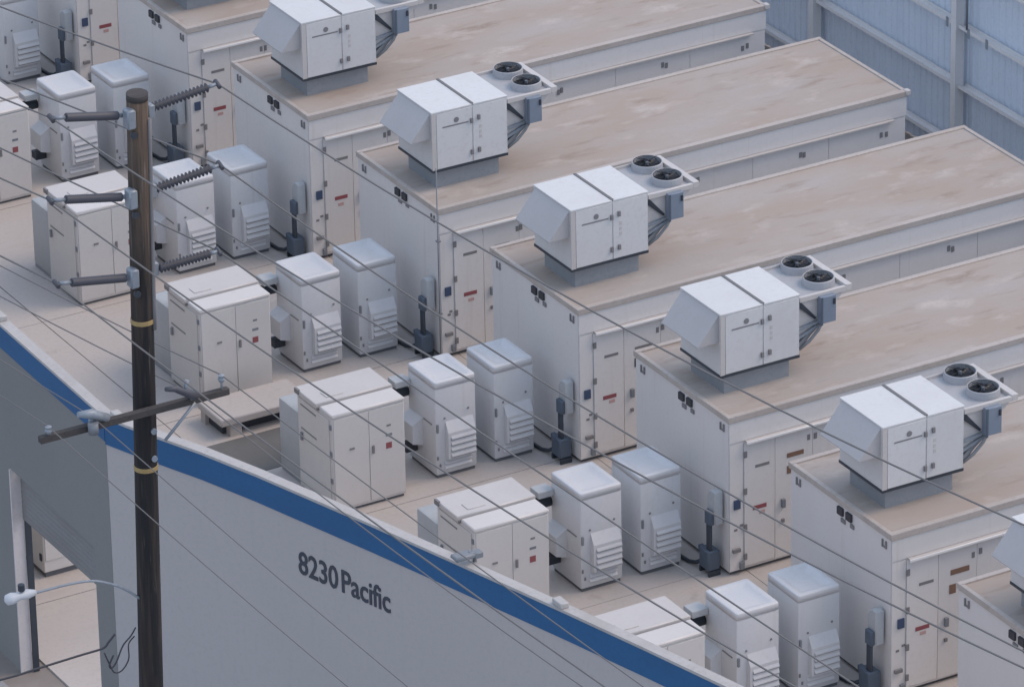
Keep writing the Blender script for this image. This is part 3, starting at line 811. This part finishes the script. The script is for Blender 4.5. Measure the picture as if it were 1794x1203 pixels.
# ================================================================== UTILITY POLE
pl = thing('utility_pole', (-13.9, -24.08, 0), 'tall dark wooden utility pole with insulators and a crossarm in front of the grey wall', 'utility pole')
def pole_xy(z): return (0.0, -0.75 * z / 14.54)
def pr(z): return 0.185 - 0.038 * z / 14.5
def seg(z0, z1, k):
    zs = [z0 + (z1 - z0) * i / k for i in range(k + 1)]
    return [(*pole_xy(z), z) for z in zs], [pr(z) for z in zs]
pts, rs = seg(-0.1, 14.50, 12); MB().tube(pts, rs, 24).build('shaft', M['pole'], pl)
pts, rs = seg(14.47, 14.56, 1); MB().tube(pts, [r + 0.004 for r in rs], 20).build('pole_cap', M['arm'], pl)
def P3(x, y, z): return (x + 13.9, y + 24.08, z)
for z in (11.13, 8.84):
    x, y = pole_xy(z); r = pr(z)
    MB().lathe([(r + 0.001, z - 0.035), (r + 0.010, z - 0.03), (r + 0.010, z + 0.03), (r + 0.001, z + 0.035)], x, y, 20).build('band', M['gold'], pl)
for z in (9.45, 9.02):
    x, y = pole_xy(z); MB().tube([(x + 0.05, y - pr(z) - 0.03, z), (x + 0.05, y - pr(z) + 0.02, z)], 0.045, 8).build('bolt', M['galv'], pl)
cond = []
for i in range(9):
    z = 11.0 + 3.2 * i / 8; x, y = pole_xy(z); cond.append((x + pr(z) * 0.80, y - pr(z) * 0.75, z))
MB().tube(cond, 0.03, 8).build('ground_conduit', M['greym'], pl)
RT = [(-12.654, 14.377), (-12.663, 13.182), (-12.745, 11.913)]
LTP = [(-15.138, 14.453), (-15.222, 13.273), (-15.198, 12.035)]
RB = [14.26, 13.07, 11.88]; LB = [14.25, 13.055, 11.855]
for (tx, tz), bz in zip(RT, RB):      # ribbed line posts towards +x
    x0, y0 = pole_xy(bz)
    a = Vector(P3(-13.66, -24.75, bz)); b = Vector(P3(tx, -24.75, tz)); d = (b - a)
    k = 15; pts = []; rr = []
    e = 0.86
    for i in range(k * 2 + 1):
        pts.append(a + d * (e * i / (2 * k))); rr.append(0.072 if i % 2 else 0.030)
    ins = MB().tube(pts, rr, 12).build('ribbed_insulator', M['poly'], pl)
    MB().tube([a + d * e, a + d * 0.97], 0.028, 8).build('end_fitting', M['galv'], ins)
    MB().tube([b + Vector((0, 0.07, 0.02)), b, b + Vector((0, -0.07, -0.03))], 0.032, 8).build('wire_clamp', M['poly'], ins)
    MB().box(pr(bz) - 0.02, pr(bz) + 0.08, y0 - 0.08, y0 + 0.04, bz - 0.10, bz + 0.10).build('bracket', M['galv'], ins, 0.015, 1)
for (tx, tz), bz in zip(LTP, LB):     # smooth line posts towards -x
    x0, y0 = pole_xy(bz)
    a = Vector(P3(-14.10, -24.75, bz)); b = Vector(P3(tx, -24.75, tz)); d = (b - a)
    k = 30; pts = []; rr = []
    for i in range(k * 2 + 1):
        pts.append(a + d * (0.06 + 0.74 * i / (2 * k))); rr.append(0.064 if i % 2 else 0.056)
    ins = MB().tube(pts, rr, 12).build('smooth_insulator', M['poly'], pl)
    MB().tube([a, a + d * 0.07], 0.035, 8).build('end_fitting', M['galv'], ins)
    MB().tube([a + d * 0.80, a + d * 0.97], 0.030, 8).build('end_fitting', M['galv'], ins)
    MB().tube([b + Vector((0, 0.07, 0.01)), b, b + Vector((0, -0.07, -0.02))], 0.036, 8).build('wire_clamp', M['poly'], ins)
    MB().box(-pr(bz) - 0.08, -pr(bz) + 0.05, y0 - 0.17, y0 + 0.0, bz - 0.14, bz + 0.14).build('bracket', M['galv'], ins, 0.02, 1)
    MB().tube([(-pr(bz) + 0.02, y0 - 0.15, bz - 0.24), (-pr(bz) + 0.02, y0 - 0.10, bz - 0.24)], 0.05, 8).build('bolt', M['dark'], ins)
# crossarm
ya = -24.95 + 24.08 + 0.10
ca_ = MB().box(-1.73, 1.16, ya - 0.055, ya + 0.045, 9.79, 9.89).build('crossarm', M['arm'], pl, 0.008, 1)
MB().tube([(0.62, ya - 0.06, 9.82), (0.14, ya - 0.04, 9.35)], 0.022, 6).build('arm_brace', M['galv'], ca_)
for x, zt in ((1.05, 10.11), (-1.60, 10.02), (-0.94, 10.0), (0.585, 9.96)):
    pn = MB().tube([(x, ya - 0.03, 9.90), (x, ya - 0.03, zt - 0.07)], 0.018, 8).build('pin', M['galv'], ca_)
    MB().lathe([(0.035, zt - 0.10), (0.055, zt - 0.06), (0.04, zt - 0.03), (0.05, zt), (0.0, zt + 0.02)], x, ya - 0.03, 10).build('pin_insulator', M['galv'], ca_)
# fuse cutouts hung on the arm
ct = MB().tube([(0.62, ya - 0.08, 9.93), (0.45, ya - 0.16, 10.05), (0.25, ya - 0.20, 10.18), (0.10, ya - 0.22, 10.22)], [0.075, 0.06, 0.045, 0.03], 10).build('fuse_cutout', M['poly'], ca_)
MB().tube([(0.42, ya - 0.16, 10.06), (0.46, ya - 0.16, 10.24)], 0.03, 8).build('cutout_terminal', M['galv'], ca_)
ct = MB().tube([(-0.72, ya - 0.06, 9.94), (-0.98, ya - 0.10, 10.08), (-1.18, ya - 0.10, 10.12)], [0.06, 0.07, 0.04], 10).build('fuse_cutout', M['galv'], ca_)
MB().tube([(-0.98, ya - 0.14, 9.80), (-0.98, ya - 0.14, 9.96)], 0.075, 10).build('cutout_body', M['elec'], ca_)

def smooth(p, k=5):
    p = [Vector(q) for q in p]; out = []
    for i in range(len(p) - 1):
        a, b, c, d = p[max(i - 1, 0)], p[i], p[i + 1], p[min(i + 2, len(p) - 1)]
        for j in range(k):
            u = j / k
            out.append(0.5 * ((2 * b) + (c - a) * u + (2 * a - 5 * b + 4 * c - d) * u * u + (3 * b - a - 3 * c + d) * u ** 3))
    return out + [p[-1]]
# street light on the pole
sl = thing('street_light', (-13.9, -24.45, 6.75), 'pale street light on a curved arm reaching left from the utility pole', 'street light')
MB().tube(smooth([(-0.16, 0, 0.03), (-0.36, 0, 0.22), (-0.56, 0, 0.36), (-0.86, 0, 0.50), (-1.2, 0, 0.55), (-1.60, 0, 0.56), (-1.80, 0, 0.56)]), 0.019, 8).build('arm', M['galv'], sl)
MB().tube([(-1.74, 0, 0.57), (-1.86, 0, 0.58), (-1.98, 0, 0.58), (-2.10, 0, 0.575), (-2.18, 0, 0.57), (-2.21, 0, 0.57)], [0.04, 0.07, 0.055, 0.085, 0.075, 0.02], 12).build('lamp_head', M['lamp'], sl)
MB().lathe([(0.05, 0.66), (0.05, 0.75), (0.0, 0.76)], -1.95, 0, 10).build('photocell', M['dark'], sl)

# service cable with slack loops
sc_ = thing('service_cable', (-13.9, -24.4, 6.1), 'black service cable with slack loops running left from the utility pole', 'cable')
def L3(pts): return smooth([(x + 13.9, dy, z - 6.1) for x, dy, z in pts])
MB().tube(L3([(-18.5, 0, 6.16), (-16.23, 0, 6.09), (-15.71, 0, 6.10), (-15.0, 0, 6.12), (-14.64, 0, 6.13), (-14.55, 0, 6.2), (-14.44, 0, 6.30)]), 0.016, 6).build('cable_run', M['cable'], sc_)
MB().tube(L3([(-14.05, 0.15, 6.22), (-14.2, 0, 6.20), (-14.33, 0, 6.08), (-14.44, 0, 5.86), (-14.52, 0, 5.78), (-14.56, -0.02, 5.85), (-14.50, -0.04, 6.0)]), 0.013, 6).build('slack_loop', M['cable'], sc_)
MB().tube(L3([(-14.1, 0.1, 6.12), (-14.24, 0, 6.08), (-14.25, 0, 5.85), (-14.36, 0, 5.70), (-14.48, 0, 5.70), (-14.55, 0, 5.85), (-14.62, 0, 6.05)]), 0.011, 6).build('slack_loop', M['cable'], sc_)

# overhead wires: sagging spans either side of each support
WD = Vector((math.cos(math.radians(-74)), math.sin(math.radians(-74)), 0))
WIRES = [
    ('grey overhead wire on the top ribbed insulator, uppermost of all the wires', (-12.654, -24.75, 14.377), (0.0393, 0.004), (-0.21532, 0.00637), 0.0125),
    ('grey overhead wire on the middle ribbed insulator', (-12.663, -24.75, 13.182), (0.0039, 0.0005), (-0.25433, 0.00651), 0.0125),
    ('grey overhead wire on the lowest ribbed insulator', (-12.745, -24.75, 11.913), (-0.045, 0.001), (-0.22708, 0.00126), 0.0125),
    ('grey overhead wire on the top smooth insulator', (-15.138, -24.75, 14.453), (0.00273, 0.004), (-0.21042, 0.00503), 0.0125),
    ('grey overhead wire on the middle smooth insulator', (-15.222, -24.75, 13.273), (-0.02015, 0.004), (-0.24524, 0.00458), 0.0125),
    ('grey overhead wire on the lowest smooth insulator', (-15.198, -24.75, 12.035), (-0.04969, 0.004), (-0.27246, 0.00321), 0.0125),
    ('thin overhead wire on the pin at the right end of the crossarm', (-12.848, -24.88, 10.113), (-0.03457, 0.00386), (-0.26507, 0.00243), 0.009),
    ('thin overhead wire on the crossarm between pole and its right end', (-13.314, -24.88, 9.955), (-0.04187, 0.004), (-0.301, 0.00665), 0.009),
    ('thin pale overhead wire on the pin at the left end of the crossarm', (-15.504, -24.88, 10.026), (-0.15217, 0.004), (-0.35677, 0.0044), 0.008),
    ('thin pale overhead wire on the crossarm between its left end and the pole', (-14.84, -24.88, 9.998), (-0.13, 0.004), (-0.34543, 0.00329), 0.008),
]
for lab, at, (la, lb), (ra, rb), rad in WIRES:
    pts = []
    s_ = -34.0
    while s_ <= 30.01:
        z = (la * s_ + lb * s_ * s_) if s_ < 0 else (ra * s_ + rb * s_ * s_)
        pts.append(WD * s_ + Vector((0, 0, z)))
        s_ += 1.0
    o = MB().tube(pts, rad, 6).build('overhead_wire', M['wire'])
    o.location = at
    tag(o, lab, 'wire', 'overhead wires on the utility pole')
